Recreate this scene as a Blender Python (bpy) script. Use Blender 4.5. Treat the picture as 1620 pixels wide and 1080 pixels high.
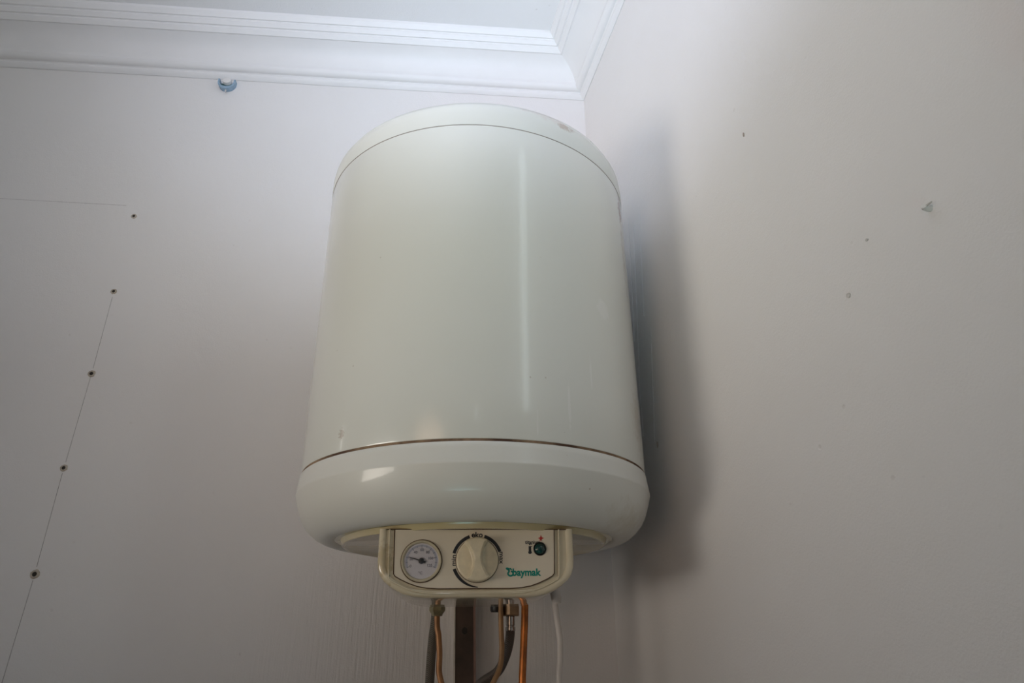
import bpy, bmesh, math, random
from mathutils import Vector, Matrix, noise

for o in list(bpy.data.objects): bpy.data.objects.remove(o)
random.seed(4)
S = bpy.context.scene
COL = S.collection
PI = math.pi

# ------------------------------------------------------------------ camera, world, lights, exposure
CAM_LOC = Vector((-0.2590, -1.1698, -0.2117))
cam_d = bpy.data.cameras.new('camera')
cam_d.sensor_width = 36.0
cam_d.sensor_fit = 'HORIZONTAL'
cam_d.lens = 1082.17 * 36.0 / 1620.0
cam_d.clip_start = 0.02
cam = bpy.data.objects.new('camera', cam_d)
COL.objects.link(cam)
rt = Vector((0.99689656, -0.07870835, -0.00149556))
up = Vector((-0.0317975, -0.41997144, 0.9069801))
fw = Vector((0.072015, 0.90411779, 0.42117082))
M3 = Matrix((rt, up, -fw)).transposed()
cam.matrix_world = Matrix.Translation(CAM_LOC) @ M3.to_4x4()
S.camera = cam

w = bpy.data.worlds.new('world')
w.use_nodes = True
w.node_tree.nodes['Background'].inputs[0].default_value = (0.75, 0.85, 1.0, 1)
w.node_tree.nodes['Background'].inputs[1].default_value = 0.3
S.world = w

S.view_settings.view_transform = 'Standard'
S.view_settings.look = 'None'
S.view_settings.gamma = 1.0
S.view_settings.use_curve_mapping = False
S.view_settings.exposure = -0.06


def area(name, loc, target, sx, sy, power, color, spread=180.0):
    d = bpy.data.lights.new(name, 'AREA')
    d.shape = 'RECTANGLE'
    d.size = sx
    d.size_y = sy
    d.energy = power
    d.color = color
    d.spread = math.radians(spread)
    o = bpy.data.objects.new(name, d)
    COL.objects.link(o)
    o.location = loc
    v = (Vector(target) - Vector(loc)).normalized()
    o.rotation_euler = v.to_track_quat('-Z', 'Y').to_euler()
    return o


# warm daylight from the window in the left wall, then added fill lamps without
# fixtures: a warm one from the front, cool ones up towards the ceiling corner
area('window_daylight', (-2.25, -1.2, -0.38), (0.0, -0.15, 0.55), 1.2, 0.45, 2.3, (1.0, 0.92, 0.82), 50.0)
area('warm_front_fill', (-1.5, -2.6, 0.0), (-0.05, 0.0, 0.85), 0.8, 1.2, 1.05, (1.0, 0.68, 0.45), 50.0)  # added warm fill from behind the camera, no doorway there
area('cool_upward_fill', (-0.5, -1.9, -0.9), (-0.15, -0.15, 1.15), 0.8, 0.8, 0.42, (0.45, 0.94, 1.0), 30.0)  # added cool fill hung above the floor, aimed at the ceiling
area('ceiling_fill', (-0.6, -1.25, 0.35), (-0.6, -1.0, 1.05), 0.3, 0.3, 4.75, (0.89, 0.95, 1.0), 150.0)  # added light facing up to brighten the ceiling, no lamp fitting
area('ceiling_corner_fill', (-0.4, -1.3, 0.3), (-0.25, -0.45, 1.05), 0.3, 0.3, 1.65, (0.58, 0.66, 1.0), 80.0)  # second added light, narrower, for the ceiling by the corner
# added slim lights, out of view, that put a strip and glints on the heater
area('tank_strip_light', (0.1060, -0.9896, 0.53), (-0.8861, -1.1162, 0.53), 0.145, 0.80, 0.80, (0.80, 0.95, 1.0), 180.0)  # added for the bright strip mirrored on the tank's right half
area('ridge_glint_light', (-2.28, -0.30, 0.15), (0, -0.3, 0.15), 0.04, 0.4, 0.25, (1.0, 0.97, 0.92), 180.0)  # thin added light that puts a glint on the cap ridge
area('seam_glint_light', (-0.3, -2.7, 0.30), (-0.3, 0, 0.30), 0.05, 0.3, 0.15, (0.95, 0.98, 1.0), 180.0)  # thin added light for glints on the seams, no pane there

# ------------------------------------------------------------------ helpers


def tag(o, label=None, cat=None, group=None, kind=None):
    if label: o['label'] = label
    if cat: o['category'] = cat
    if group: o['group'] = group
    if kind: o['kind'] = kind
    return o


def link_mesh(name, me, mat=None, parent=None):
    o = bpy.data.objects.new(name, me)
    COL.objects.link(o)
    if mat: me.materials.append(mat)
    if parent: o.parent = parent
    return o


def pyobj(name, vs, fs, mat=None, parent=None, smooth=True, angle=35):
    me = bpy.data.meshes.new(name)
    me.from_pydata([tuple(v) for v in vs], [], fs)
    bm = bmesh.new()
    bm.from_mesh(me)
    bmesh.ops.recalc_face_normals(bm, faces=bm.faces)
    for f in bm.faces: f.smooth = smooth
    if smooth:
        for e in bm.edges:
            if len(e.link_faces) == 2 and e.calc_face_angle(0) > math.radians(angle):
                e.smooth = False
    bm.to_mesh(me)
    bm.free()
    return link_mesh(name, me, mat, parent)


class MB:
    def __init__(self): self.v = []; self.f = []

    def add(self, vs, fs):
        n = len(self.v)
        self.v += [Vector(v) for v in vs]
        self.f += [tuple(i + n for i in f) for f in fs]

    def box(self, a, b, tr=None):
        x0, y0, z0 = a; x1, y1, z1 = b
        vs = [Vector(p) for p in ((x0, y0, z0), (x1, y0, z0), (x1, y1, z0), (x0, y1, z0), (x0, y0, z1), (x1, y0, z1), (x1, y1, z1), (x0, y1, z1))]
        if tr: vs = [tr(v) for v in vs]
        self.add(vs, [(0, 3, 2, 1), (4, 5, 6, 7), (0, 1, 5, 4), (1, 2, 6, 5), (2, 3, 7, 6), (3, 0, 4, 7)])

    def lathe(self, prof, n=64, frame=None, cap=True):
        """prof = [(r, z)], frame maps Vector -> Vector"""
        base = len(self.v)
        vs = []
        for r, z in prof:
            for k in range(n):
                a = 2 * PI * k / n
                vs.append(Vector((r * math.cos(a), r * math.sin(a), z)))
        fs = []
        for i in range(len(prof) - 1):
            for k in range(n):
                fs.append((i * n + k, i * n + (k + 1) % n, (i + 1) * n + (k + 1) % n, (i + 1) * n + k))
        if cap:
            fs.append(tuple(range(n - 1, -1, -1)))
            m = (len(prof) - 1) * n
            fs.append(tuple(range(m, m + n)))
        if frame: vs = [frame(v) for v in vs]
        self.add(vs, fs)

    def tube(self, pts, r, n=16, cap=True):
        pts = [Vector(p) for p in pts]
        rs = r if isinstance(r, (list, tuple)) else [r] * len(pts)
        vs = []; t0 = (pts[1] - pts[0]).normalized()
        u = t0.orthogonal().normalized()
        for i, p in enumerate(pts):
            t = (pts[min(i + 1, len(pts) - 1)] - pts[max(i - 1, 0)]).normalized()
            u = (u - t * u.dot(t)).normalized()
            v = t.cross(u)
            for k in range(n):
                a = 2 * PI * k / n
                vs.append(p + (u * math.cos(a) + v * math.sin(a)) * rs[i])
        fs = []
        for i in range(len(pts) - 1):
            for k in range(n):
                fs.append((i * n + k, i * n + (k + 1) % n, (i + 1) * n + (k + 1) % n, (i + 1) * n + k))
        if cap:
            fs.append(tuple(range(n - 1, -1, -1)))
            m = (len(pts) - 1) * n
            fs.append(tuple(range(m, m + n)))
        self.add(vs, fs)

    def prism(self, poly, y0, y1, tr=None):
        """poly in (x, z), extruded along y"""
        n = len(poly)
        vs = [Vector((x, y0, z)) for x, z in poly] + [Vector((x, y1, z)) for x, z in poly]
        if tr: vs = [tr(v) for v in vs]
        fs = [tuple(range(n)), tuple(range(2 * n - 1, n - 1, -1))]
        for i in range(n):
            j = (i + 1) % n
            fs.append((i, i + n, j + n, j))
        self.add(vs, fs)

    def build(self, name, mat=None, parent=None, smooth=True, angle=35):
        return pyobj(name, self.v, self.f, mat, parent, smooth, angle)


def smooth_path(pts, n=8):
    pts = [Vector(p) for p in pts]
    P = [pts[0] * 2 - pts[1]] + pts + [pts[-1] * 2 - pts[-2]]
    out = []
    for i in range(1, len(P) - 2):
        a, b, c, d = P[i - 1], P[i], P[i + 1], P[i + 2]
        for k in range(n):
            t = k / n
            out.append(0.5 * ((2 * b) + (c - a) * t + (2 * a - 5 * b + 4 * c - d) * t * t + (3 * b - a - 3 * c + d) * t ** 3))
    out.append(pts[-1])
    return out


# ------------------------------------------------------------------ materials


class NT:
    def __init__(self, name):
        self.m = bpy.data.materials.new(name)
        self.m.use_nodes = True
        self.t = self.m.node_tree
        self.b = self.t.nodes['Principled BSDF']
        self.co = None

    def n(self, typ, **kw):
        nd = self.t.nodes.new(typ)
        for k, v in kw.items(): setattr(nd, k, v)
        return nd

    def l(self, a, b): self.t.links.new(a, b)

    def coord(self):
        if not self.co: self.co = self.n('ShaderNodeTexCoord').outputs['Object']
        return self.co

    def mapped(self, scale):
        m = self.n('ShaderNodeMapping')
        m.inputs['Scale'].default_value = scale
        self.l(self.coord(), m.inputs['Vector'])
        return m.outputs['Vector']

    def noise(self, scale, detail=4, rough=0.55, vec=None):
        nd = self.n('ShaderNodeTexNoise')
        nd.inputs['Scale'].default_value = scale
        nd.inputs['Detail'].default_value = detail
        nd.inputs['Roughness'].default_value = rough
        self.l(vec or self.coord(), nd.inputs['Vector'])
        return nd.outputs['Fac']

    def ramp(self, fac, a, b, ca=0.0, cb=1.0):
        nd = self.n('ShaderNodeMapRange')
        nd.inputs['From Min'].default_value = a
        nd.inputs['From Max'].default_value = b
        nd.inputs['To Min'].default_value = ca
        nd.inputs['To Max'].default_value = cb
        self.l(fac, nd.inputs['Value'])
        return nd.outputs['Result']

    def math(self, op, a, b):
        nd = self.n('ShaderNodeMath', operation=op)
        for i, v in enumerate((a, b)):
            if isinstance(v, (int, float)): nd.inputs[i].default_value = v
            else: self.l(v, nd.inputs[i])
        return nd.outputs[0]

    def mix(self, fac, a, b):
        nd = self.n('ShaderNodeMix', data_type='RGBA')
        if isinstance(fac, (int, float)): nd.inputs['Factor'].default_value = fac
        else: self.l(fac, nd.inputs['Factor'])
        for s, v in ((nd.inputs[6], a), (nd.inputs[7], b)):
            if isinstance(v, tuple): s.default_value = (v[0], v[1], v[2], 1)
            else: self.l(v, s)
        return nd.outputs[2]

    def spot(self, c, r, dx=(1, 1, 1), wob=0.6, ns=120.0, soft=0.5):
        """mask of a worn patch around the object-space point c"""
        m = self.n('ShaderNodeMapping', vector_type='TEXTURE')
        m.inputs['Location'].default_value = c
        m.inputs['Scale'].default_value = (r * dx[0], r * dx[1], r * dx[2])
        self.l(self.coord(), m.inputs['Vector'])
        ln = self.n('ShaderNodeVectorMath', operation='LENGTH')
        self.l(m.outputs['Vector'], ln.inputs[0])
        d = self.math('ADD', ln.outputs['Value'], self.math('MULTIPLY', self.math('SUBTRACT', self.noise(ns, 5, 0.65), 0.5), wob * 4))
        return self.ramp(d, 1.0, 1.0 - soft)

    def bump(self, h, strength, dist=0.01):
        nd = self.n('ShaderNodeBump')
        nd.inputs['Strength'].default_value = strength
        nd.inputs['Distance'].default_value = dist
        self.l(h, nd.inputs['Height'])
        self.l(nd.outputs['Normal'], self.b.inputs['Normal'])

    def base(self, c):
        if isinstance(c, tuple): self.b.inputs['Base Color'].default_value = (c[0], c[1], c[2], 1)
        else: self.l(c, self.b.inputs['Base Color'])

    def set(self, **kw):
        for k, v in kw.items(): self.b.inputs[k.replace('_', ' ')].default_value = v
        return self.m


def simple(name, col, rough=0.5, metal=0.0, var=0.06, scale=60.0, spec=0.5, coat=0.0):
    t = NT(name)
    f = t.noise(scale, 4, 0.6)
    dark = tuple(c * (1 - var * 2) for c in col)
    t.base(t.mix(t.ramp(f, 0.3, 0.7), dark, tuple(min(1, c * (1 + var)) for c in col)))
    t.set(Roughness=rough, Metallic=metal)
    t.b.inputs['Specular IOR Level'].default_value = spec
    t.b.inputs['Coat Weight'].default_value = coat
    t.b.inputs['Coat Roughness'].default_value = 0.08
    return t.m


def wall_mat(name, col, streak=None):
    t = NT(name)
    big = t.noise(2.2, 3, 0.5)
    c = t.mix(t.ramp(big, 0.35, 0.65), tuple(x * 0.965 for x in col), col)
    h = t.math('ADD', t.math('MULTIPLY', t.noise(420.0, 3, 0.6), 0.25), t.math('MULTIPLY', t.noise(28.0, 4, 0.55), 0.75))
    # sparse dents and specks left in the paint
    vo = t.n('ShaderNodeTexVoronoi')
    vo.inputs['Scale'].default_value = 26.0
    t.l(t.coord(), vo.inputs['Vector'])
    speck = t.math('MULTIPLY', t.ramp(vo.outputs['Distance'], 0.075, 0.03), t.ramp(t.noise(9.0, 2, 0.5), 0.5, 0.62))
    c = t.mix(t.math('MULTIPLY', speck, 0.16), c, (0.42, 0.38, 0.34))
    h = t.math('SUBTRACT', h, t.math('MULTIPLY', speck, 0.5))
    if streak:
        # brush streaks running down the paint in one area
        st = t.noise(1.0, 3, 0.6, t.mapped(streak['scale']))
        area_m = t.spot(streak['c'], streak['r'], streak['dx'], 0.25, 6.0, 0.7)
        h = t.math('ADD', h, t.math('MULTIPLY', t.math('MULTIPLY', st, area_m), streak['amt']))
    t.base(c)
    t.bump(h, 0.30, 0.004)
    t.set(Roughness=0.55)
    t.b.inputs['Specular IOR Level'].default_value = 0.35
    return t.m


WALL = (0.80, 0.785, 0.77)
m_wall_back = wall_mat('wall_paint_back', WALL, dict(scale=(170, 170, 9), c=(-0.3, 0, -0.18), r=1.0, dx=(0.34, 1, 0.17), amt=1.6))
m_wall_right = wall_mat('wall_paint_right', WALL, dict(scale=(120, 120, 5), c=(0.24, 0, 0.26), r=1.0, dx=(0.22, 1, 0.30), amt=1.2))
m_wall = wall_mat('wall_paint', WALL)
m_ceiling = wall_mat('ceiling_paint', (0.82, 0.82, 0.82))
m_crown = simple('cornice_plaster', (0.82, 0.815, 0.81), 0.5, 0, 0.015, 8)
t = NT('floor_tile')
t.base(t.mix(t.ramp(t.noise(5.0, 5, 0.6), 0.3, 0.7), (0.20, 0.14, 0.10), (0.32, 0.24, 0.18)))
m_floor = t.set(Roughness=0.4)

# heater enamel: sun-aged white, scuffed and rust-touched in a few places
t = NT('aged_white_enamel')
c = t.mix(t.ramp(t.noise(3.0, 3, 0.5), 0.35, 0.65), (0.74, 0.75, 0.695), (0.77, 0.78, 0.73))
c = t.mix(t.math('MULTIPLY', t.spot((0.152, -0.166, 0.185), 0.013, (1, 1, 1.1), 0.35, 90, 0.3), 0.55), c, (0.84, 0.84, 0.81))
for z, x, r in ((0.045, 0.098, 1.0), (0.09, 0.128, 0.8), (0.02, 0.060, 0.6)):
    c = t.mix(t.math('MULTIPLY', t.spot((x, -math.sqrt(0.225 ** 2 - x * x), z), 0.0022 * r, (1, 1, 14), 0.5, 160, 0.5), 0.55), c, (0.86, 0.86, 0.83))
c = t.mix(t.math('MULTIPLY', t.spot((0.200, -0.098, 0.06), 0.03, (0.8, 0.8, 1.6), 0.7, 130, 0.8), 0.35), c, (0.45, 0.33, 0.2))
c = t.mix(t.math('MULTIPLY', t.spot((-0.155, -0.163, 0.022), 0.005, (1, 1, 1.4), 0.7, 300, 0.4), 0.6), c, (0.35, 0.27, 0.2))
c = t.mix(t.spot((0.2040, -0.0945, 0.382), 0.011, (0.9, 0.9, 2.4), 0.8, 150, 0.5), c, (0.22, 0.12, 0.06))
c = t.mix(t.math('MULTIPLY', t.spot((0.204, -0.095, 0.31), 0.012, (0.8, 0.8, 5.5), 0.8, 110, 0.8), 0.5), c, (0.36, 0.24, 0.14))
vo = t.n('ShaderNodeTexVoronoi')
vo.inputs['Scale'].default_value = 34.0
t.l(t.coord(), vo.inputs['Vector'])
c = t.mix(t.math('MULTIPLY', t.math('MULTIPLY', t.ramp(vo.outputs['Distance'], 0.05, 0.02), t.ramp(t.noise(12.0, 2, 0.5), 0.56, 0.64)), 0.5), c, (0.33, 0.25, 0.17))
t.base(c)
t.bump(t.noise(14.0, 3, 0.5), 0.03, 0.01)
m_enamel = t.set(Roughness=0.28)
t.b.inputs['Coat Weight'].default_value = 0.7
t.b.inputs['Coat Roughness'].default_value = 0.1

t = NT('cap_white_plastic')
c = t.mix(t.ramp(t.noise(4.0, 3, 0.5), 0.35, 0.65), (0.72, 0.715, 0.66), (0.75, 0.75, 0.70))
vo = t.n('ShaderNodeTexVoronoi')
vo.inputs['Scale'].default_value = 40.0
t.l(t.coord(), vo.inputs['Vector'])
c = t.mix(t.math('MULTIPLY', t.math('MULTIPLY', t.ramp(vo.outputs['Distance'], 0.06, 0.02), t.ramp(t.noise(12.0, 2, 0.5), 0.53, 0.62)), 0.6), c, (0.3, 0.22, 0.14))
c = t.mix(t.math('MULTIPLY', t.spot((0.16, -0.10, -0.062), 0.05, (1.2, 1.2, 0.5), 0.5, 80, 0.8), 0.35), c, (0.45, 0.38, 0.24))
t.base(c)
m_cap = t.set(Roughness=0.38)
t.b.inputs['Specular IOR Level'].default_value = 0.35
t.b.inputs['Coat Weight'].default_value = 0.28
t.b.inputs['Coat Roughness'].default_value = 0.05

t = NT('top_cap_white_plastic')
c = t.mix(t.ramp(t.noise(4.0, 3, 0.5), 0.35, 0.65), (0.74, 0.75, 0.695), (0.77, 0.78, 0.73))
c = t.mix(t.math('MULTIPLY', t.spot((0.110, -0.194, 0.445), 0.010, (1.8, 1.2, 0.7), 0.8, 130, 0.6), 0.55), c, (0.42, 0.30, 0.22))
c = t.mix(t.math('MULTIPLY', t.spot((0.08, -0.200, 0.455), 0.03, (1.6, 1, 0.4), 0.6, 90, 0.8), 0.25), c, (0.6, 0.42, 0.36))
t.base(c)
m_topcap = t.set(Roughness=0.25)

t = NT('rusty_seam')
f = t.noise(22.0, 4, 0.6)
t.base(t.mix(t.ramp(f, 0.40, 0.6), (0.075, 0.035, 0.018), (0.30, 0.20, 0.12)))
m_seam_low = t.set(Roughness=0.8)
m_seam_top = simple('grey_seam', (0.30, 0.25, 0.21), 0.8, 0, 0.1, 30)

t = NT('yellowed_base_disc')
c = t.mix(t.ramp(t.noise(9.0, 4, 0.55), 0.35, 0.65), (0.58, 0.50, 0.28), (0.67, 0.60, 0.41))
t.base(c)
m_disc = t.set(Roughness=0.16)
t.b.inputs['Coat Weight'].default_value = 0.5
t.b.inputs['Coat Roughness'].default_value = 0.06

t = NT('yellowed_panel_plastic')
c = t.mix(t.ramp(t.noise(14.0, 4, 0.55), 0.35, 0.65), (0.68, 0.60, 0.42), (0.75, 0.68, 0.51))
c = t.mix(t.math('MULTIPLY', t.spot((-0.104, -0.12, -0.115), 0.024, (0.7, 3, 1.2), 0.55, 110, 0.35), 0.65), c, (0.46, 0.36, 0.19))
c = t.mix(t.math('MULTIPLY', t.spot((0.104, -0.11, -0.10), 0.03, (0.6, 3, 1.2), 0.3, 60, 0.8), 0.3), c, (0.50, 0.40, 0.24))
t.base(c)
m_panel = t.set(Roughness=0.24)
t.b.inputs['Coat Weight'].default_value = 0.9
t.b.inputs['Coat Roughness'].default_value = 0.03
m_plate = simple('cream_label_plate', (0.76, 0.69, 0.555), 0.35, 0, 0.02, 20)
m_knob = simple('cream_knob_plastic', (0.77, 0.68, 0.49), 0.3, 0, 0.07, 90)
m_gap = simple('dark_gap', (0.10, 0.055, 0.03), 0.9, 0, 0.2, 80)
m_bezel = simple('beige_gauge_bezel', (0.56, 0.50, 0.36), 0.35, 0, 0.08, 80)
m_dial = simple('pale_lilac_dial', (0.66, 0.63, 0.66), 0.5, 0, 0.03, 40)
m_tick = simple('grey_blue_dial_band', (0.44, 0.45, 0.53), 0.5, 0, 0.03, 40)
m_num = simple('grey_dial_print', (0.20, 0.20, 0.24), 0.6, 0, 0.03, 40)
m_black = simple('black_print', (0.018, 0.02, 0.024), 0.45, 0, 0.1, 60)
m_bplastic = simple('black_plastic', (0.012, 0.011, 0.011), 0.4, 0, 0.1, 60)
m_red = simple('red_print', (0.55, 0.035, 0.03), 0.5, 0, 0.05, 60)
m_teal = simple('teal_print', (0.0, 0.26, 0.20), 0.5, 0, 0.05, 60)
m_lampglass = simple('dark_green_lamp_glass', (0.006, 0.05, 0.045), 0.18, 0, 0.2, 60, 0.5, 0.4)
m_copper = simple('dull_copper', (0.40, 0.20, 0.085), 0.38, 0.35, 0.18, 45)
m_copper2 = simple('ochre_pipe', (0.36, 0.21, 0.10), 0.4, 0.25, 0.15, 45)
m_copper3 = simple('bright_copper', (0.50, 0.16, 0.03), 0.2, 0.45, 0.25, 40)
m_brass = simple('greenish_brass', (0.30, 0.26, 0.15), 0.38, 0.6, 0.12, 90)
m_brass2 = simple('dark_brass', (0.26, 0.17, 0.10), 0.35, 0.7, 0.12, 90)
m_chrome = simple('worn_chrome', (0.45, 0.42, 0.40), 0.2, 0.9, 0.1, 90)
m_board = simple('dark_brown_paint', (0.085, 0.055, 0.04), 0.6, 0, 0.2, 25)
m_board_edge = simple('lit_pale_edge', (0.68, 0.64, 0.58), 0.5, 0, 0.08, 60)  # pale colour paints the light along the board's left edge
m_board_pink = simple('pinkish_edge', (0.30, 0.18, 0.145), 0.6, 0, 0.1, 60)
m_cable = simple('white_cable', (0.66, 0.63, 0.60), 0.45, 0, 0.03, 40)
m_hole = simple('dark_screw_hole', (0.03, 0.025, 0.02), 0.8, 0, 0.2, 200)
m_rim = simple('stained_plaster_rim', (0.50, 0.44, 0.36), 0.8, 0, 0.15, 200)
m_pencil = simple('pencil_grey', (0.44, 0.42, 0.41), 0.8, 0, 0.2, 90)
m_pencil2 = simple('pale_pencil_grey', (0.62, 0.60, 0.59), 0.8, 0, 0.1, 90)
m_chip = simple('brown_chip', (0.50, 0.43, 0.38), 0.8, 0, 0.1, 90)
m_chip2 = simple('grey_chip', (0.62, 0.60, 0.57), 0.8, 0, 0.1, 90)
m_drip = simple('dried_paint_drip', (0.84, 0.82, 0.81), 0.4, 0, 0.02, 60)
m_blue = simple('faded_blue_plastic', (0.30, 0.43, 0.55), 0.45, 0, 0.12, 120)
m_blue_dark = simple('shaded_teal_plastic', (0.05, 0.13, 0.13), 0.6, 0, 0.1, 120)
m_white = simple('white_plastic', (0.78, 0.77, 0.75), 0.4, 0, 0.03, 60)

# braided hoses: steel braid as woven relief
t = NT('grey_braid')
wv = t.n('ShaderNodeTexWave', wave_type='BANDS', bands_direction='DIAGONAL')
wv.inputs['Scale'].default_value = 260.0
t.l(t.coord(), wv.inputs['Vector'])
t.base(t.mix(wv.outputs['Fac'], (0.10, 0.09, 0.075), (0.22, 0.20, 0.17)))
t.bump(wv.outputs['Fac'], 0.4, 0.002)
m_braid = t.set(Roughness=0.45, Metallic=0.3)
t = NT('dark_braid')
wv = t.n('ShaderNodeTexWave', wave_type='BANDS', bands_direction='DIAGONAL')
wv.inputs['Scale'].default_value = 260.0
t.l(t.coord(), wv.inputs['Vector'])
t.base(t.mix(wv.outputs['Fac'], (0.085, 0.07, 0.065), (0.16, 0.14, 0.13)))
t.bump(wv.outputs['Fac'], 0.4, 0.002)
m_braid2 = t.set(Roughness=0.45, Metallic=0.3)

# clear gauge window
t = NT('clear_gauge_glass')
tr = t.n('ShaderNodeBsdfTransparent')
gl = t.n('ShaderNodeBsdfGlossy')
gl.inputs['Roughness'].default_value = 0.04
mx = t.n('ShaderNodeMixShader')
mx.inputs[0].default_value = 0.04; t.l(tr.outputs[0], mx.inputs[1]); t.l(gl.outputs[0], mx.inputs[2])
t.l(mx.outputs[0], t.t.nodes['Material Output'].inputs['Surface'])
m_glass = t.m

# ------------------------------------------------------------------ room shell
CEIL = 1.046
FLOOR = -1.85
XL, YF = -2.3, -2.75
RA = 0.12688                                   # the right wall leaves the corner a little out of square
RD = Vector((math.sin(RA), -math.cos(RA), 0))  # along the wall, towards the photographer
RN = Vector((-math.cos(RA), -math.sin(RA), 0))  # into the room
XR_F = RD.x / -RD.y * -YF
TH = 0.15


def struct(o): o['kind'] = 'structure'; return o


b = MB(); b.box((XL - TH, 0, FLOOR), (TH, TH, CEIL)); wall_back = struct(b.build('wall_back', m_wall_back, smooth=False))
RW = Matrix((RD, RN, Vector((0, 0, 1)))).transposed().to_4x4()   # local x along the wall, local y into the room
b = MB(); b.box((-0.0, -TH, FLOOR), (2.9, 0, CEIL)); wall_right = struct(b.build('wall_right', m_wall_right, smooth=False)); wall_right.matrix_world = RW
b = MB(); b.box((XL - TH, YF, FLOOR), (XL, 0, CEIL)); struct(b.build('wall_left', m_wall, smooth=False))
b = MB(); b.box((XL - TH, YF - TH, FLOOR), (XR_F + 0.3, YF, CEIL)); struct(b.build('wall_front', m_wall, smooth=False))
b = MB(); b.box((XL - TH, YF - TH, FLOOR - TH), (XR_F + 0.3, TH, FLOOR)); struct(b.build('floor', m_floor, smooth=False))
b = MB(); b.box((XL - TH, YF - TH, CEIL), (XR_F + 0.3, TH, CEIL + TH)); struct(b.build('ceiling', m_ceiling, smooth=False))

# cornice: one length along the back wall, one along the right wall, mitred in the corner
prof_un = [(-0.001, 0.0), (0.000, 0.0026), (0.0045, 0.0042), (0.0080, 0.0034), (0.0095, 0.0012), (0.0115, 0.0012), (0.0130, 0.0040), (0.0155, 0.0058), (0.0195, 0.0058), (0.023, 0.0040),
           (0.0245, 0.0016), (0.0262, -0.0012), (0.028, -0.0022), (0.033, -0.0045), (0.040, -0.0068), (0.048, -0.0074), (0.056, -0.0052), (0.062, -0.0020), (0.0655, 0.0004),
           (0.0668, 0.0034), (0.0740, 0.0040), (0.0755, 0.0018), (0.0768, 0.0018), (0.0780, 0.0042), (0.0845, 0.0042), (0.0858, 0.0020), (0.0872, 0.0020), (0.0885, 0.0042), (0.096, 0.0038), (0.0985, 0.0012), (0.10, 0.0)]
SQ = math.sqrt(0.5)
prof = [(max(0.0, u + n * SQ), min(0.1, u - n * SQ)) for u, n in prof_un]
Z0 = 0.947


def corner_pt(p):
    # point at distance p from the back wall and from the right wall
    s = (p + p * RN.y) / -RD.y
    q = RD * s + RN * p
    return Vector((q.x, -p, 0))


def sweep(name, endA, endB, back):
    vs = []
    n = len(prof)
    for p, z in prof: vs.append(endA(p) + Vector((0, 0, Z0 + z)))
    for p, z in prof: vs.append(endB(p) + Vector((0, 0, Z0 + z)))
    for e in (endA, endB): vs.append(e(0) + Vector((0, 0, CEIL)))
    fs = [(i, i + 1, n + i + 1, n + i) for i in range(n - 1)]
    fs += [(n - 1, 2 * n, 2 * n + 1, 2 * n - 1), (0, n, 2 * n + 1, 2 * n)]
    return struct(pyobj(name, vs, fs, m_crown, None, True, 28))


sweep('trim_1', lambda p: Vector((XL, -p, 0)), corner_pt, True)
sweep('trim_2', corner_pt, lambda p: RD * 2.72 + RN * p, False)

# brown door with a white casing, unseen, added for its dark reflection in the tank
door = bpy.data.objects.new('added_door_1', None); COL.objects.link(door); struct(door); door.matrix_world = RW @ Matrix.Translation(Vector((1.32, 0, FLOOR)))
b = MB(); b.box((0.075, 0, 0), (0.90, 0.018, 2.04)); b.build('door_leaf', m_board, door, smooth=False)
for x0 in (0.17, 0.53):
    for z0, z1 in ((0.25, 0.95), (1.12, 1.86)):
        b = MB(); b.box((x0, 0.012, z0), (x0 + 0.27, 0.026, z1)); b.build('door_panel', m_board, door, smooth=False)
for x0 in (0.0, 0.90):
    b = MB(); b.box((x0, 0, 0), (x0 + 0.075, 0.028, 2.115)); b.build('door_casing', m_white, door, smooth=False)
b = MB(); b.box((0.0, 0, 2.04), (0.975, 0.030, 2.115)); b.build('door_casing', m_white, door, smooth=False)
b = MB(); b.tube([(0.15, 0.02, 1.0), (0.15, 0.055, 1.0), (0.165, 0.06, 1.0), (0.25, 0.06, 1.0)], 0.008, 12); b.build('door_handle', m_chrome, door)

# tall narrow window frame beside it, unseen, added around the tank strip light
win = bpy.data.objects.new('added_window_1', None); COL.objects.link(win); struct(win); win.matrix_world = RW @ Matrix.Translation(Vector((1.0, 0, 0.53)))
b = MB()
for x0, x1, z0, z1 in ((-0.100, -0.080, -0.43, 0.43), (0.070, 0.095, -0.43, 0.43), (-0.080, 0.070, 0.405, 0.43), (-0.080, 0.070, -0.43, -0.405)): b.box((x0, 0, z0), (x1, 0.022, z1))
b.build('window_frame', m_white, win, smooth=False)

# pencil lines and small scars that belong to the walls


def strip_back(name, x0, z0, x1, z1, wd, mat):
    d = Vector((x1 - x0, 0, z1 - z0)); nn = Vector((-d.z, 0, d.x)).normalized() * wd * 0.5
    a = Vector((x0, -0.0003, z0)); c = Vector((x1, -0.0003, z1)); k = Vector((0, 0.0006, 0))
    b = MB()
    b.add([a - nn, a + nn, c + nn, c - nn, a - nn + k, a + nn + k, c + nn + k, c - nn + k], [(0, 1, 2, 3), (4, 7, 6, 5), (0, 4, 5, 1), (1, 5, 6, 2), (2, 6, 7, 3), (3, 7, 4, 0)])
    return b.build(name, mat, wall_back, smooth=False)


strip_back('pencil_line', -0.9085, 0.398, -0.9076, 0.255, 0.0007, m_pencil)
strip_back('pencil_line', -0.9078, 0.238, -0.9098, 0.086, 0.0007, m_pencil)
strip_back('pencil_line', -0.9102, 0.068, -0.9096, -0.080, 0.0008, m_pencil)
strip_back('pencil_line', -0.9096, -0.10, -0.9160, -0.36, 0.0009, m_pencil)
strip_back('pencil_line', -1.35, 0.6085, -0.93, 0.6028, 0.0009, m_pencil2)


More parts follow.
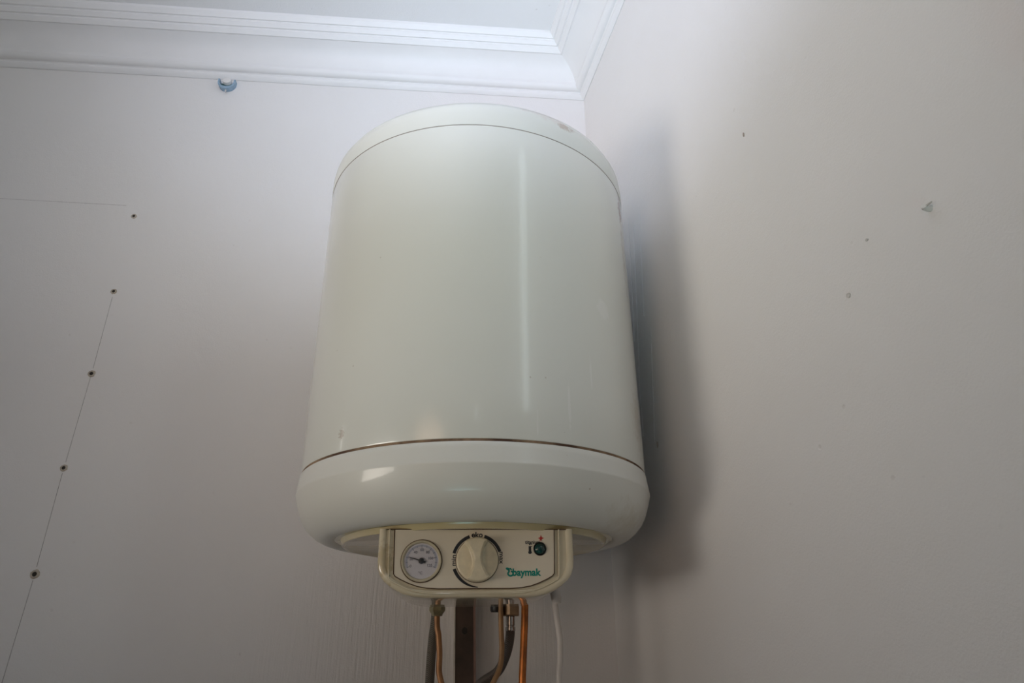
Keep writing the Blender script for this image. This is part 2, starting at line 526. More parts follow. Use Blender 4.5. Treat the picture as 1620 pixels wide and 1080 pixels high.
def chip(px_s, z, w_, h_, mat, parent=wall_right, th=0.0012, seed=0):
    rnd = random.Random(seed)
    b = MB(); poly = []
    for k in range(10):
        a = 2 * PI * k / 10
        r = 0.75 + 0.35 * rnd.random()
        poly.append((px_s + w_ * r * math.cos(a), z + h_ * r * math.sin(a)))
    b.prism(poly, -0.001, th)
    return b.build('paint_chip', mat, parent, smooth=False)


DRIPS = [(0.1921, 0.4903, 0.1738, 0.2599, 0.0012), (0.2123, 0.4698, 0.1811, 0.1903, 0.0014), (0.2408, 0.4657, 0.2203, 0.2832, 0.0011), (0.2417, 0.2506, 0.2167, 0.0765, 0.0012), (0.1804, 0.2123, 0.1769, 0.0981, 0.001)]


def rs(x, y): return math.hypot(x, y)


chip(rs(0.0705, 0.5524), 0.3597, 0.0013, 0.003, m_chip, seed=1)
chip(rs(0.0839, 0.658), 0.0827, 0.0022, 0.0028, m_chip2, seed=2)
chip(0.2265, 0.071, 0.0022, 0.005, m_chip, seed=3)
chip(0.70, 0.118, 0.0018, 0.0012, m_chip2, seed=4)

for (s0, z0, s1, z1, wd) in DRIPS:
    b = MB()
    d = 0.32 * wd
    b.box((s0 - d, -0.0005, 0.0), (s0 + d, 0.0007, 1.0), lambda v: Vector((v.x + (s1 - s0) * v.z, v.y, z0 + (z1 - z0) * v.z)))
    b.build('paint_drip', m_drip, wall_right, smooth=False)

# ------------------------------------------------------------------ screw holes in the back wall
hole_lab = ['topmost dark screw hole of the vertical row on the back wall',
            'second dark screw hole from the top, where the pencil line starts',
            'middle dark screw hole of the row on the pencil line',
            'fourth dark screw hole from the top, level with the heater bottom seam',
            'lowest dark screw hole of the row on the pencil line']
for i, (x, z, r) in enumerate(((-0.9101, 0.5781, 0.0032), (-0.9088, 0.4096, 0.0033), (-0.9076, 0.2447, 0.0038), (-0.9102, 0.0764, 0.0035), (-0.9094, -0.0909, 0.0042))):
    e = bpy.data.objects.new('screw_hole', None); COL.objects.link(e)
    e.location = (x, 0, z)
    tag(e, hole_lab[i], 'screw hole', 'screw holes in a vertical row')
    fr = lambda v: Vector((v.x, -v.z, v.y))
    b = MB(); n = 18; vs = []
    for rr, d in ((1.0, 0.0026), (0.75, 0.0016), (0.55, 0.0004), (0.0, 0.0003)):
        pass
    b.lathe([(r * 0.86, -0.001), (r * 0.86, 0.0010), (r * 0.6, 0.0013), (r * 0.25, 0.0005)], 18, fr)
    b.build('hole', m_hole, e)
    b = MB()
    rnd = random.Random(i)
    prof_r = [(r * 0.86, 0.0012), (r * 1.15, 0.0014), (r * 1.7, 0.0004), (r * 1.75, -0.001), (r * 0.86, -0.001), (r * 0.86, 0.0012)]
    b.lathe(prof_r, 18, fr, cap=False)
    for v in b.v:
        q = noise.noise(Vector((v.x, v.z, i * 3.0)) * 600)
        if math.hypot(v.x, v.z) > r: v.x *= 1 + q * 0.22; v.z *= 1 + q * 0.22
    b.build('plaster_rim', m_rim, e)

# ------------------------------------------------------------------ blue plastic fitting under the cornice
e = bpy.data.objects.new('wall_fitting', None); COL.objects.link(e)
e.location = (-0.7898, 0, 0.9262)
tag(e, 'small faded blue half-round plastic fitting under the cornice', 'fitting')
b = MB(); n = 20; outer = []; inner = []
for k in range(n + 1):
    a = PI + PI * k / n
    outer.append((0.0185 * math.cos(a), 0.019 * math.sin(a) + 0.004))
    inner.append((0.0148 * math.cos(a), 0.0125 * math.sin(a) + 0.004))
poly = [(-0.0185, 0.013)] + outer + [(0.0185, 0.012), (0.0148, 0.012)] + inner[::-1] + [(-0.0148, 0.013)]
for a_, b_ in zip(range(n), range(1, n + 1)):
    b.prism([outer[a_], outer[b_], inner[b_], inner[a_]], -0.011, 0.0)
b.prism([(-0.0185, 0.012), outer[0], inner[0], (-0.0150, 0.012)], -0.011, 0.0)
b.prism([outer[-1], (0.0185, 0.011), (0.0150, 0.011), inner[-1]], -0.011, 0.0)
bmx = b.build('cup', m_blue, e, smooth=False)
b = MB(); b.prism([(0.0150 * math.cos(PI + PI * k / 14), 0.0127 * math.sin(PI + PI * k / 14) + 0.004) for k in range(15)], -0.005, 0.0)
b.build('cup_back', m_blue_dark, e, smooth=False)
b = MB(); b.lathe([(0.0095, 0.0), (0.0095, 0.010), (0.0085, 0.012), (0.004, 0.0125)], 24, lambda v: Vector((v.x, -v.z, v.y * 0.85 + 0.0075)))
b.build('plug', m_white, e)
b = MB(); b.tube([(0, -0.006, -0.0145), (0.0002, -0.0065, -0.019), (0.0008, -0.006, -0.023)], [0.0018, 0.0015, 0.0004], 8)
b.build('pin', m_chip2, e)

# peg on the right wall
e = bpy.data.objects.new('wall_peg', None); COL.objects.link(e)
e.matrix_world = Matrix.Translation(RD * rs(0.0972, 0.7616) + Vector((0, 0, 0.1025))) @ RW
tag(e, 'small broken white peg stub sticking out of the right wall', 'peg')
b = MB(); b.tube([(0, -0.002, 0), (0.0, 0.004, 0.0), (0.002, 0.0075, 0.0003)], [0.0026, 0.0024, 0.0018], 12); b.build('stub', m_white, e)
b = MB(); b.tube([(-0.0015, 0.0055, 0.0), (0.003, 0.006, 0.0002), (0.0075, 0.0052, 0.0006)], [0.0013, 0.001, 0.0006], 8); b.build('splinter', m_chip2, e)

# ------------------------------------------------------------------ brown upright strip on the back wall
e = bpy.data.objects.new('upright_board', None); COL.objects.link(e)
e.location = (-0.2412, 0, FLOOR)
tag(e, 'narrow dark brown upright board on the wall below the heater', 'board')
H = 1.75
tilt = lambda v: Vector((v.x + 0.028 * (1.70 - v.z) , v.y, v.z))
b = MB(); b.box((-0.0155, -0.020, 0.0), (0.0125, 0, H), tilt); b.build('board', m_board, e, smooth=False)
b = MB(); b.box((-0.0180, -0.0215, 0.0), (-0.0155, 0, H), tilt); tag(b.build('edge_strip', m_board_edge, e, smooth=False), 'pale left edge with light painted in')  # thin pale strip stands for the lit edge of the board
b = MB(); b.box((0.0125, -0.0212, 0.0), (0.0158, 0, H), tilt); tag(b.build('edge_strip', m_board_pink, e, smooth=False), 'pinkish right edge')
b = MB(); b.lathe([(0.0042, 0.0195), (0.0042, 0.0206), (0.003, 0.0208), (0.0025, 0.0202)], 16, lambda v: Vector((v.x - 0.0005, -v.z, v.y * 1.25 + 1.6782)))
b.build('screw_head', m_hole, e)

# ------------------------------------------------------------------ water heater
heater = bpy.data.objects.new('water_heater', None); COL.objects.link(heater)
O = Vector((-0.2360, -0.2554, 0.0))
ax = Vector((-0.01099, -0.01828, 1)).normalized()
e1 = Vector((0, 1, 0)).cross(ax).normalized(); e2 = ax.cross(e1)
RH = Matrix((e1, e2, ax)).transposed().to_4x4()
BASE = -0.1525
heater.matrix_world = Matrix.Translation(O) @ RH @ Matrix.Translation(Vector((0, 0, BASE)))
tag(heater, 'white cylindrical electric water heater hung in the wall corner', 'water heater')
UP = Vector((0, 0, -BASE))


def hb(mb, name, mat, parent=None, **kw):
    """build a heater part from coordinates measured from the bottom seam"""
    o = mb.build(name, mat, heater, **kw)
    o.location = UP
    if parent:
        o.parent = parent
        o.location = (0, 0, 0)
    return o


N = 144
b = MB(); b.lathe([(0.2232, 0.0008), (0.2246, 0.0018), (0.225, 0.0030), (0.225, 0.06), (0.225, 0.14), (0.225, 0.22), (0.225, 0.30), (0.225, 0.36), (0.225, 0.4146), (0.2248, 0.4154), (0.2235, 0.416)], N, lambda v: Vector((v.x, v.y, v.z - (0.020 * v.x if v.z > 0.40 else 0.0))))
body = hb(b, 'tank_body', m_enamel)
seamtilt = lambda v: Vector((v.x, v.y, v.z - 0.020 * v.x))
b = MB(); b.lathe([(0.2222, 0.4150), (0.22515, 0.4156), (0.22515, 0.4162), (0.2222, 0.4168)], N, seamtilt, cap=False)
hb(b, 'top_seam', m_seam_top)
b = MB(); b.lathe([(0.222, 0.4160), (0.2248, 0.4161), (0.2253, 0.4166), (0.2256, 0.424), (0.2255, 0.437), (0.2242, 0.448), (0.2195, 0.4575), (0.2085, 0.4645), (0.18, 0.4705), (0.10, 0.4755), (0.02, 0.4765)], N, lambda v: seamtilt(v) if v.z < 0.43 else Vector((v.x, v.y, v.z - 0.02 * v.x * max(0, (0.46 - v.z) / 0.03))))
hb(b, 'top_cap', m_topcap)
b = MB(); b.lathe([(0.2222, -0.0022), (0.2246, -0.0010), (0.2246, 0.0014), (0.2222, 0.0020)], N, cap=False)
hb(b, 'bottom_seam', m_seam_low)
b = MB(); b.lathe([(0.2225, -0.0014), (0.2250, -0.0014), (0.2259, -0.0022), (0.2265, -0.008), (0.2281, -0.0205), (0.2285, -0.0236), (0.2287, -0.0247), (0.2284, -0.0258), (0.2262, -0.0345), (0.2237, -0.0420), (0.2205, -0.0505),
                   (0.2155, -0.0590), (0.2090, -0.0665), (0.2020, -0.0722), (0.1960, -0.0754), (0.191, -0.0769), (0.1855, -0.0773), (0.181, -0.0768), (0.1775, -0.0758), (0.175, -0.0735)], N, cap=False)
bcap = hb(b, 'bottom_cap', m_cap, angle=60)
b = MB(); b.lathe([(0.0, -0.0740), (0.1765, -0.0748), (0.1705, -0.0752), (0.1688, -0.0795), (0.1672, -0.0813), (0.1640, -0.0815), (0.1618, -0.0803), (0.1, -0.0803), (0.0, -0.0803)], N, cap=False)
disc = hb(b, 'base_disc', m_disc)

# brackets that carry the tank on the wall
for z0, y1 in ((0.30, 0.2595), (0.05, 0.2550)):
    b = MB(); b.box((-0.11, 0.19, z0), (0.11, y1, z0 + 0.035))
    hb(b, 'wall_bracket', m_cable, smooth=False)

# control panel: U-shaped box, front face at y = -0.15
CX = -0.0016
OUT = [(0.1058, -0.0795), (0.1058, -0.100), (0.1058, -0.113), (0.1050, -0.1205), (0.1025, -0.1275), (0.0980, -0.1333), (0.0910, -0.1388), (0.0830, -0.1436), (0.0740, -0.1472), (0.0640, -0.1492), (0.0520, -0.1500), (0.025, -0.1502)]
OUT = [(CX + x, z) for x, z in OUT] + [(CX - x, z) for x, z in OUT[::-1]]
ctr = Vector((CX, 0, -0.105))


def section(y, inset, dz=0.0):
    vs = []
    n = len(OUT)
    for i, (x, z) in enumerate(OUT):
        a = Vector((OUT[max(i - 1, 0)][0], 0, OUT[max(i - 1, 0)][1])); c = Vector((OUT[min(i + 1, n - 1)][0], 0, OUT[min(i + 1, n - 1)][1]))
        tn = (c - a).normalized()
        nm = Vector((tn.z, 0, -tn.x))
        p = Vector((x, 0, z))
        if nm.dot(ctr - p) < 0: nm = -nm
        q = p + nm * inset
        if i in (0, n - 1): q.z = z
        q.y = y
        q.z += dz * max(0.0, min(1.0, (-0.08 - z) / 0.07))
        vs.append(q)
    return vs


secs = [section(-0.1490, 0.0085), section(-0.1500, 0.0078), section(-0.1508, 0.0060), section(-0.1508, 0.0040), section(-0.1500, 0.0018), section(-0.1485, 0.0005), section(-0.1455, 0.0), section(-0.10, 0.0, -0.0008), section(-0.05, 0.0, -0.0015), section(-0.004, 0.0, -0.0022), section(-0.0005, 0.0012, -0.0022), section(0.0, 0.004, -0.0022)]
n = len(OUT); vs = [v for s in secs for v in s]; fs = []
for i in range(len(secs) - 1):
    for k in range(n - 1): fs.append((i * n + k, i * n + k + 1, (i + 1) * n + k + 1, (i + 1) * n + k))
    fs.append((i * n, (i + 1) * n, (i + 1) * n + n - 1, i * n + n - 1))
fs.append(tuple(range(n))); m0 = (len(secs) - 1) * n; fs.append(tuple(range(m0, m0 + n)))
b = MB(); b.add(vs, fs)
panel = hb(b, 'control_panel', m_panel, angle=50)

# dark joint where the panel meets the base disc
b = MB()
for sg in (-1, 1):
    b.tube(smooth_path([(CX + sg * 0.1068, -0.02, -0.0806), (CX + sg * 0.1076, -0.075, -0.0806), (CX + sg * 0.1068, -0.115, -0.0806), (CX + sg * 0.1050, -0.136, -0.0806)], 5), [0.0012 + 0.0012 * max(0, math.sin(PI * k / 15.0)) for k in range(16)], 8)
b.tube([(CX - 0.098, -0.1510, -0.0804), (CX + 0.098, -0.1510, -0.0804)], 0.0005, 6)
hb(b, 'joint_line', m_gap, panel)

# label plate, set in a dark groove
PL = [(0.0868, -0.0803), (0.0862, -0.105), (0.0855, -0.1262), (0.0835, -0.1288), (0.078, -0.1318), (0.069, -0.1358), (0.060, -0.1388), (0.050, -0.1405), (0.038, -0.1412)]
PLp = [(CX - 0.0022 + x, z) for x, z in PL] + [(CX - 0.0022 - x, z) for x, z in PL[::-1]]
b = MB(); b.prism(PLp, -0.1512, -0.1485)
plate = hb(b, 'label_plate', m_plate, smooth=False)
b = MB(); b.tube([Vector((x, -0.1512, z)) for x, z in PLp], 0.00055, 6)
hb(b, 'groove', m_gap, panel)
b = MB(); off = [(CX - 0.0022 + (x + CX * 0) * 1.06 + 0.0, -0.08 + (z + 0.08) * 1.075) for x, z in PL]
off = off + [(2 * (CX - 0.0022) - x, z) for x, z in off[::-1]]
b.tube([Vector((x, -0.1510, z)) for x, z in off], 0.0009, 6)
hb(b, 'rim_bead', m_panel, panel)

YP = -0.1512     # face of the plate


def fr_face(cx, cz, y=YP):
    return lambda v: Vector((cx + v.x, y - v.z, cz + v.y))


def text_obj(name, s, size, cx, cz, mat, parent, rot=0.0, sx=1.0, bold=0.0, y=YP - 0.0002, width=None, align='CENTER', shear=0.0):
    cu = bpy.data.curves.new(name, 'FONT')
    cu.body = s; cu.size = size; cu.align_x = align; cu.align_y = 'CENTER'
    cu.offset = bold * size; cu.fill_mode = 'FRONT'; cu.shear = shear; cu.resolution_u = 4
    tmp = bpy.data.objects.new(name, cu); COL.objects.link(tmp)
    dg = bpy.context.evaluated_depsgraph_get(); dg.update()
    me = bpy.data.meshes.new_from_object(tmp.evaluated_get(dg))
    bpy.data.objects.remove(tmp); bpy.data.curves.remove(cu)
    xs = [v.co.x for v in me.vertices]
    k = sx if width is None else width / (max(xs) - min(xs))
    mid = (max(xs) + min(xs)) / 2 if align == 'CENTER' else 0
    ca, sa = math.cos(rot), math.sin(rot)
    for v in me.vertices:
        x, z = (v.co.x - mid) * k, v.co.y
        v.co = (cx + x * ca - z * sa, y, cz + x * sa + z * ca)
    o = link_mesh(name, me, mat, heater)
    me.materials.clear(); me.materials.append(mat)
    o.location = UP
    if parent: o.parent = parent; o.location = (0, 0, 0)
    return o


KX, KZ = -0.0012, -0.1125


def arc(a0, a1, r0, r1, name='dial_mark', r0e=None):
    b = MB(); n = 20; vs = []; fs = []
    for i in range(n + 1):
        a = math.radians(a0 + (a1 - a0) * i / n)
        ri = r0 if r0e is None else r0 + (r0e - r0) * (i / n) ** 2
        for r, y in ((ri, YP - 0.0003), (r1, YP - 0.0003), (r1, YP + 0.0005), (ri, YP + 0.0005)):
            vs.append((KX + r * math.cos(a), y, KZ + r * math.sin(a)))
    for i in range(n):
        for k in range(4):
            fs.append((i * 4 + k, i * 4 + (k + 1) % 4, i * 4 + 4 + (k + 1) % 4, i * 4 + 4 + k))
    fs += [(0, 1, 2, 3), (4 * n, 4 * n + 3, 4 * n + 2, 4 * n + 1)]
    b.add(vs, fs)
    return hb(b, name, m_black, plate, smooth=False)


arc(109, 164, 0.0242, 0.0276)
arc(20, 73, 0.0242, 0.0276)
arc(200, 272, 0.0242, 0.0276, r0e=0.0269)
text_obj('lettering', 'eko', 0.0078, KX - 0.0003, -0.0862, m_black, plate, width=0.0122, bold=0.03)
text_obj('lettering', 'min', 0.0068, -0.0262, -0.1126, m_black, plate, rot=PI / 2, width=0.0112, bold=0.02)
text_obj('lettering', 'max', 0.0068, 0.0249, -0.1102, m_black, plate, rot=-PI / 2, width=0.0128, bold=0.02)
text_obj('lettering', 'titanium', 0.0052, 0.0590, -0.0940, m_black, plate, width=0.0165, bold=0.025)
text_obj('lettering', 'baymak', 0.0102, 0.0521, -0.1253, m_teal, plate, width=0.0308, bold=0.035)
# emblem in front of the name: leaf, second leaf and an open bowl
b = MB()
ring = [(0.0346 + 0.0027 * math.cos(a), YP - 0.0001, -0.1262 + 0.0024 * math.sin(a)) for a in [math.radians(112 + 330 * k / 24) for k in range(25)]]
b.tube(ring, 0.00085, 8)
b.tube(smooth_path([(0.0336, YP, -0.1240), (0.0326, YP, -0.1228), (0.0318, YP, -0.1216)], 4), 0.0009, 8)
for v in b.v: v.y = max(YP - 0.0004, min(YP + 0.0004, v.y))
hb(b, 'emblem', m_teal, plate)
for (cx, cz, a, lx, lz) in ((0.0316, -0.1214, -0.3, 0.0023, 0.0013), (0.0348, -0.1216, -0.75, 0.0016, 0.0008)):
    b = MB()
    pl = []
    for k in range(18):
        tt = 2 * PI * k / 18
        x, z = lx * math.cos(tt), lz * math.sin(tt)
        pl.append((cx + x * math.cos(a) - z * math.sin(a), cz + x * math.sin(a) + z * math.cos(a)))
    b.prism(pl, YP - 0.0004, YP + 0.0004)
    hb(b, 'emblem_leaf', m_teal, plate, smooth=False)
# red star-like plus with a tail
b = MB(); pl = []
for k in range(8):
    a = PI / 2 + k * PI / 4
    r = (0.0035 if k % 4 == 0 else 0.0034) if k % 2 == 0 else 0.0013
    pl.append((0.0683 + r * math.cos(a), -0.0896 + r * math.sin(a)))
b.prism(pl, YP - 0.0004, YP + 0.0004)
b.prism([(0.0683, -0.0905), (0.0676, -0.0898), (0.0662, -0.0930)], YP - 0.0004, YP + 0.0004)
tag(hb(b, 'plus_mark', m_red, plate, smooth=False), 'red plus mark')
# thermometer symbol beside the lamp
b = MB()
b.box((0.0546, YP - 0.0004, -0.1035), (0.0572, YP + 0.0004, -0.0980))
b.prism([(0.0559 + 0.0019 * math.cos(2 * PI * k / 14), -0.1045 + 0.0017 * math.sin(2 * PI * k / 14)) for k in range(14)], YP - 0.0004, YP + 0.0004)
b.box((0.0551, YP - 0.0004, -0.0970), (0.0567, YP + 0.0004, -0.0958))
b.box((0.0572, YP - 0.0004, -0.0965), (0.0586, YP + 0.0004, -0.0959))
b.box((0.0572, YP - 0.0004, -0.0985), (0.0586, YP + 0.0004, -0.0979))
hb(b, 'thermometer_symbol', m_black, plate, smooth=False)

# indicator lamp
b = MB(); b.lathe([(0.0072, -0.002), (0.0072, 0.0008), (0.0066, 0.0014), (0.0060, 0.0010), (0.0058, 0.0)], 32, fr_face(0.0668, -0.1008))
lamp = hb(b, 'indicator_lamp', m_bplastic)
b = MB(); b.lathe([(0.0060, 0.0002), (0.0056, 0.0016), (0.0045, 0.0027), (0.0025, 0.0034), (0.0006, 0.0036)], 32, fr_face(0.0668, -0.1008))
tag(hb(b, 'lamp_lens', m_lampglass, lamp), 'dark green lens')

# thermostat knob: disc whose two scooped hollows leave an upright waisted grip
b = MB(); NR, NA = 26, 72; vs = []; fs = []
RK = 0.0224; HK = 0.0150


def kh(x, z):
    r = math.hypot(x, z)
    h = HK - 0.0016 * (r / RK) ** 2
    for sx in (-1, 1):
        d = math.hypot(x - sx * 0.0245, z * 0.86) / 0.0215
        if d < 1.0:
            tt = min(1.0, (1.0 - d) / 0.11); tt = tt * tt * (3 - 2 * tt)
            floor_h = 0.0048 - 0.0022 * (1 - d)
            h = min(h, HK * (1 - tt) + floor_h * tt)
    if r > RK - 0.0016: h -= 0.0010 * ((r - RK + 0.0016) / 0.0016) ** 2
    return h


vs.append(Vector((0, 0, kh(0, 0))))
ka = math.radians(4)
for i in range(1, NR + 1):
    r = RK * i / NR
    for k in range(NA):
        a = 2 * PI * k / NA
        x, z = r * math.cos(a), r * math.sin(a)
        vs.append(Vector((x * math.cos(ka) - z * math.sin(ka), x * math.sin(ka) + z * math.cos(ka), kh(x, z))))
for k in range(NA):
    a = 2 * PI * k / NA
    vs.append(Vector((RK * 1.01 * math.cos(a + ka), RK * 1.01 * math.sin(a + ka), 0.0006)))
for k in range(NA): fs.append((0, 1 + k, 1 + (k + 1) % NA))
for i in range(NR):
    for k in range(NA): fs.append((1 + i * NA + k, 1 + i * NA + (k + 1) % NA, 1 + (i + 1) * NA + (k + 1) % NA, 1 + (i + 1) * NA + k))
ff = fr_face(KX, KZ)
b.add([ff(v) for v in vs], fs)
knob = hb(b, 'thermostat_knob', m_knob, angle=50)
b = MB(); b.lathe([(0.0232, -0.001), (0.0232, 0.0004), (0.0220, 0.0007)], 64, ff)
hb(b, 'knob_gap', m_gap, knob)

# temperature gauge
GX, GZ = -0.0606, -0.1132
gf = fr_face(GX, GZ)
b = MB(); b.lathe([(0.0222, -0.001), (0.0222, 0.0006), (0.0208, 0.0008)], 64, gf)
gauge = hb(b, 'temperature_gauge', m_gap)
b = MB(); b.lathe([(0.0213, 0.0), (0.0213, 0.0022), (0.0206, 0.0028), (0.0194, 0.0025), (0.0183, 0.0012), (0.0180, 0.0005)], 64, gf, cap=False)
hb(b, 'bezel', m_bezel, gauge)
b = MB(); b.lathe([(0.0186, 0.0004), (0.0186, 0.0009)], 64, gf)
hb(b, 'dial', m_dial, gauge)
b = MB(); n = 40; vs = []; fs = []
for i in range(n + 1):
    a = math.radians(205 - 230 * i / n)
    for r in (0.0148, 0.0168):
        vs.append(gf(Vector((r * math.cos(a), r * math.sin(a), 0.00105))))
for i in range(n): fs.append((2 * i, 2 * i + 1, 2 * i + 3, 2 * i + 2))
b.add(vs, fs); hb(b, 'scale_band', m_tick, gauge, smooth=False)
b = MB()
for i in range(13):
    a = math.radians(205 - 230 * i / 12)
    d = Vector((math.cos(a), math.sin(a), 0)); q = Vector((-d.y, d.x, 0)) * 0.00022
    A = d * (0.0136 if i % 2 == 0 else 0.0144); B = d * 0.0166
    z = Vector((0, 0, 0.0012))
    b.add([gf(A - q + z), gf(A + q + z), gf(B + q + z), gf(B - q + z)], [(0, 1, 2, 3)])
hb(b, 'scale_ticks', m_num, gauge, smooth=False)
for s, dx, dz in (('0', -0.0112, -0.0053), ('20', -0.0108, 0.0018), ('40', -0.0066, 0.0088), ('60', 0.0002, 0.0113), ('80', 0.0064, 0.0088), ('100', 0.0098, 0.0026), ('120', 0.0090, -0.0047), ('°C', -0.0006, -0.0123)):
    text_obj('numeral', s, 0.0040, GX + dx, GZ + dz, m_num, gauge, y=YP - 0.0012, bold=0.008)
b = MB(); d = Vector((-0.956, 0.292, 0)); q = Vector((d.y, -d.x, 0))
z0, z1 = Vector((0, 0, 0.0014)), Vector((0, 0, 0.0019))
pl = [d * 0.0146 + q * 0.00015, d * 0.0146 - q * 0.00015, d * 0.0 - q * 0.0008, d * -0.0048 - q * 0.0013, d * -0.0048 + q * 0.0013, q * 0.0008]
b.add([gf(p + z0) for p in pl] + [gf(p + z1) for p in pl], [(0, 1, 2, 3, 4, 5), (11, 10, 9, 8, 7, 6)] + [(i, i + 6, (i + 1) % 6 + 6, (i + 1) % 6) for i in range(6)])
tag(hb(b, 'needle', m_black, gauge, smooth=False), 'black needle')
b = MB(); b.lathe([(0.0031, 0.0008), (0.0031, 0.0022), (0.0022, 0.0026)], 24, gf); hb(b, 'needle_hub', m_black, gauge)
b = MB(); b.lathe([(0.0186, 0.0024), (0.0186, 0.0029)], 48, gf); hb(b, 'gauge_glass', m_glass, gauge)

# black drain knob behind the panel
YB = 0.080
b = MB(); b.lathe([(0.0035, -0.0806), (0.0035, -0.140), (0.0090, -0.1405), (0.0090, -0.1480), (0.0078, -0.1500)], 24, lambda v: Vector((v.x + 0.0335, v.y + YB, v.z - 0.0055)))
hb(b, 'drain_knob', m_bplastic)
# cable gland on the right rear of the panel
b = MB(); b.tube([(0.098, -0.03, -0.130), (0.101, -0.018, -0.139), (0.1030, -0.010, -0.1435), (0.1035, -0.009, -0.149)], [0.0062, 0.0066, 0.0066, 0.0052], 16)
hb(b, 'cable_gland', m_cable)

# ------------------------------------------------------------------ pipes and hoses below the heater
YW = -0.178


def pipe_thing(name, label, cat, base):
    e = bpy.data.objects.new(name, None); COL.objects.link(e)
    e.location = base
    tag(e, label, cat)
    return e


def part(e, mb, name, mat, **kw):
    for v in mb.v: v -= e.location
    return mb.build(name, mat, e, **kw)


# left grey hose
e = pipe_thing('braided_hose', 'grey braided hose hanging straight at the left of the pipes', 'hose', Vector((-0.2877, YW + 0.022, FLOOR)))
b = MB(); b.tube(smooth_path([(-0.2829, YW + 0.022, -0.0830), (-0.2840, YW + 0.022, -0.1567), (-0.2865, YW + 0.022, -0.1886), (-0.2879, YW + 0.022, -0.2312), (-0.2877, YW + 0.022, -0.3400), (-0.2877, YW + 0.022, -0.8000), (-0.2877, YW + 0.022, FLOOR)], 8), 0.0061, 16)
part(e, b, 'hose', m_braid)
# left copper pipe with its brass nut
e = pipe_thing('copper_pipe', 'dull copper pipe with brass nut beside the grey hose', 'pipe', Vector((-0.2622, YW - 0.003, FLOOR)))
b = MB(); b.tube(smooth_path([(-0.2813, YW - 0.003, -0.0830), (-0.2813, YW - 0.003, -0.1620), (-0.2784, YW - 0.003, -0.1833), (-0.2762, YW - 0.003, -0.2046), (-0.2758, YW - 0.003, -0.2259), (-0.2720, YW - 0.003, -0.2407), (-0.2649, YW - 0.003, -0.2652), (-0.2622, YW - 0.003, -0.3057), (-0.2622, YW - 0.003, -0.8000), (-0.2622, YW - 0.003, FLOOR)], 8), 0.0039, 16)
part(e, b, 'pipe', m_copper)
b = MB(); b.lathe([(0.0090, -0.0830), (0.0090, -0.1354), (0.0106, -0.1365), (0.0106, -0.1524), (0.0074, -0.1569), (0.0068, -0.1590), (0.0048, -0.1595)], 6, lambda v: Vector((v.x - 0.2815, v.y + YW - 0.003, v.z)))
part(e, b, 'nut', m_brass, smooth=False)
# middle ochre pipe
e = pipe_thing('copper_pipe', 'thin ochre copper pipe crossing in front of the dark hose', 'pipe', Vector((-0.2228, YW - 0.006, FLOOR)))
b = MB(); b.tube(smooth_path([(-0.1962, YW - 0.003, -0.0830), (-0.1960, YW - 0.003, -0.1567), (-0.1952, YW - 0.004, -0.1833), (-0.1946, YW - 0.005, -0.1993), (-0.1968, YW - 0.006, -0.2205), (-0.2058, YW - 0.006, -0.2397), (-0.2164, YW - 0.006, -0.2610), (-0.2218, YW - 0.006, -0.2950), (-0.2228, YW - 0.006, -0.3400), (-0.2228, YW - 0.006, -0.8000), (-0.2228, YW - 0.006, FLOOR)], 8), 0.0035, 16)
part(e, b, 'pipe', m_copper2)
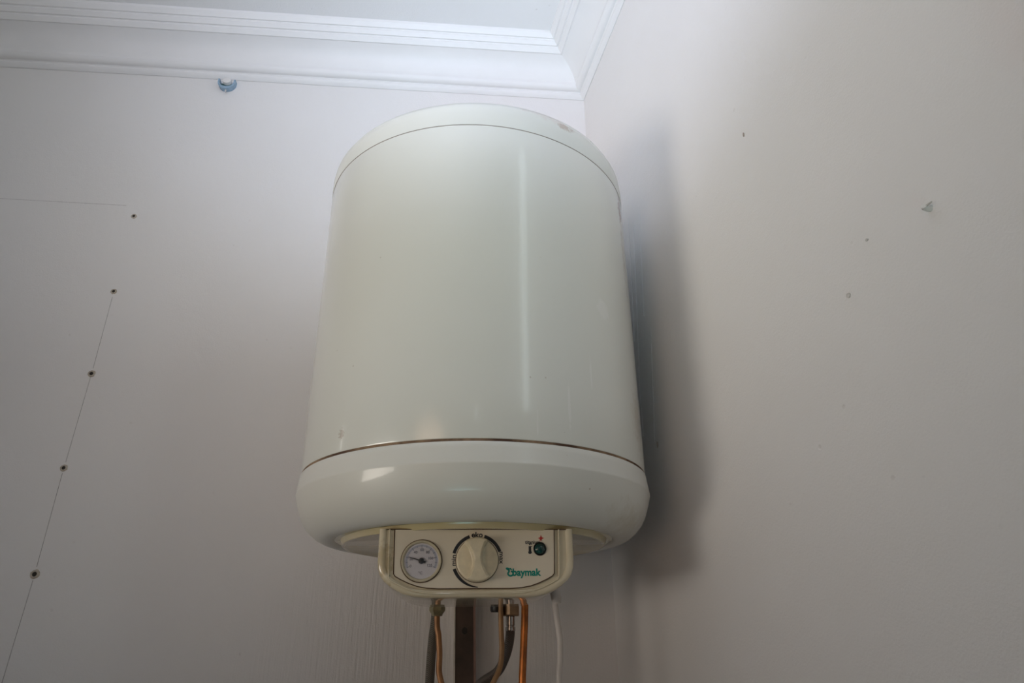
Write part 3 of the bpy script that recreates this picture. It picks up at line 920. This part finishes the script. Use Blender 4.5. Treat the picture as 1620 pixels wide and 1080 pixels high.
# right dark hose with brass nut and ferrule
e = pipe_thing('braided_hose', 'dark hose with brass hex nut curving to the lower left', 'hose', Vector((-0.2398, YW + 0.012, FLOOR)))
b = MB(); b.tube(smooth_path([(-0.1822, YW + 0.008, -0.1737), (-0.1828, YW + 0.009, -0.1844), (-0.1845, YW + 0.010, -0.1950), (-0.1893, YW + 0.012, -0.2099), (-0.1994, YW + 0.012, -0.2269), (-0.2202, YW + 0.012, -0.2402), (-0.2313, YW + 0.012, -0.2567), (-0.2388, YW + 0.012, -0.2950), (-0.2398, YW + 0.012, -0.3400), (-0.2398, YW + 0.012, -0.8000), (-0.2398, YW + 0.012, FLOOR)], 8), 0.0062, 16)
part(e, b, 'hose', m_braid2)
b = MB(); b.lathe([(0.0104, -0.0830), (0.0104, -0.1333), (0.0136, -0.1343), (0.0136, -0.1571), (0.0126, -0.1582), (0.0064, -0.1584)], 6, lambda v: Vector((v.x * math.cos(0.4) - v.y * math.sin(0.4) - 0.1822, v.x * math.sin(0.4) + v.y * math.cos(0.4) + YW + 0.008, v.z)))
part(e, b, 'nut', m_brass2, smooth=False)
b = MB(); b.lathe([(0.0053, -0.1580), (0.0062, -0.1592), (0.0062, -0.1697), (0.0055, -0.1703), (0.0055, -0.1718), (0.0069, -0.1724), (0.0070, -0.1763), (0.0064, -0.1771)], 24, lambda v: Vector((v.x - 0.1822, v.y + YW + 0.008, v.z)))
part(e, b, 'ferrule', m_chrome)
# right glossy copper pipe
e = pipe_thing('copper_pipe', 'glossy orange copper pipe, straight, nearest the white cable', 'pipe', Vector((-0.1675, YW, FLOOR)))
b = MB(); b.tube(smooth_path([(-0.1627, YW, -0.0830), (-0.1630, YW, -0.1461), (-0.1647, YW, -0.1886), (-0.1664, YW, -0.2205), (-0.1673, YW, -0.2471), (-0.1675, YW, -0.3400), (-0.1675, YW, -0.8000), (-0.1675, YW, FLOOR)], 8), 0.0049, 18)
part(e, b, 'pipe', m_copper3)
# white cable along the corner
e = pipe_thing('power_cable', 'white power cable hanging from the right of the control panel', 'cable', Vector((-0.128, -0.25, FLOOR)))
b = MB(); b.tube(smooth_path([(-0.1330, -0.262, -0.146), (-0.1320, -0.258, -0.155), (-0.1300, -0.255, -0.168), (-0.1275, -0.255, -0.188), (-0.1275, -0.255, -0.21), (-0.1292, -0.25, -0.24), (-0.1285, -0.25, -0.34), (-0.128, -0.25, -0.8), (-0.128, -0.25, FLOOR)], 8), 0.0038, 14)
part(e, b, 'cable', m_cable)
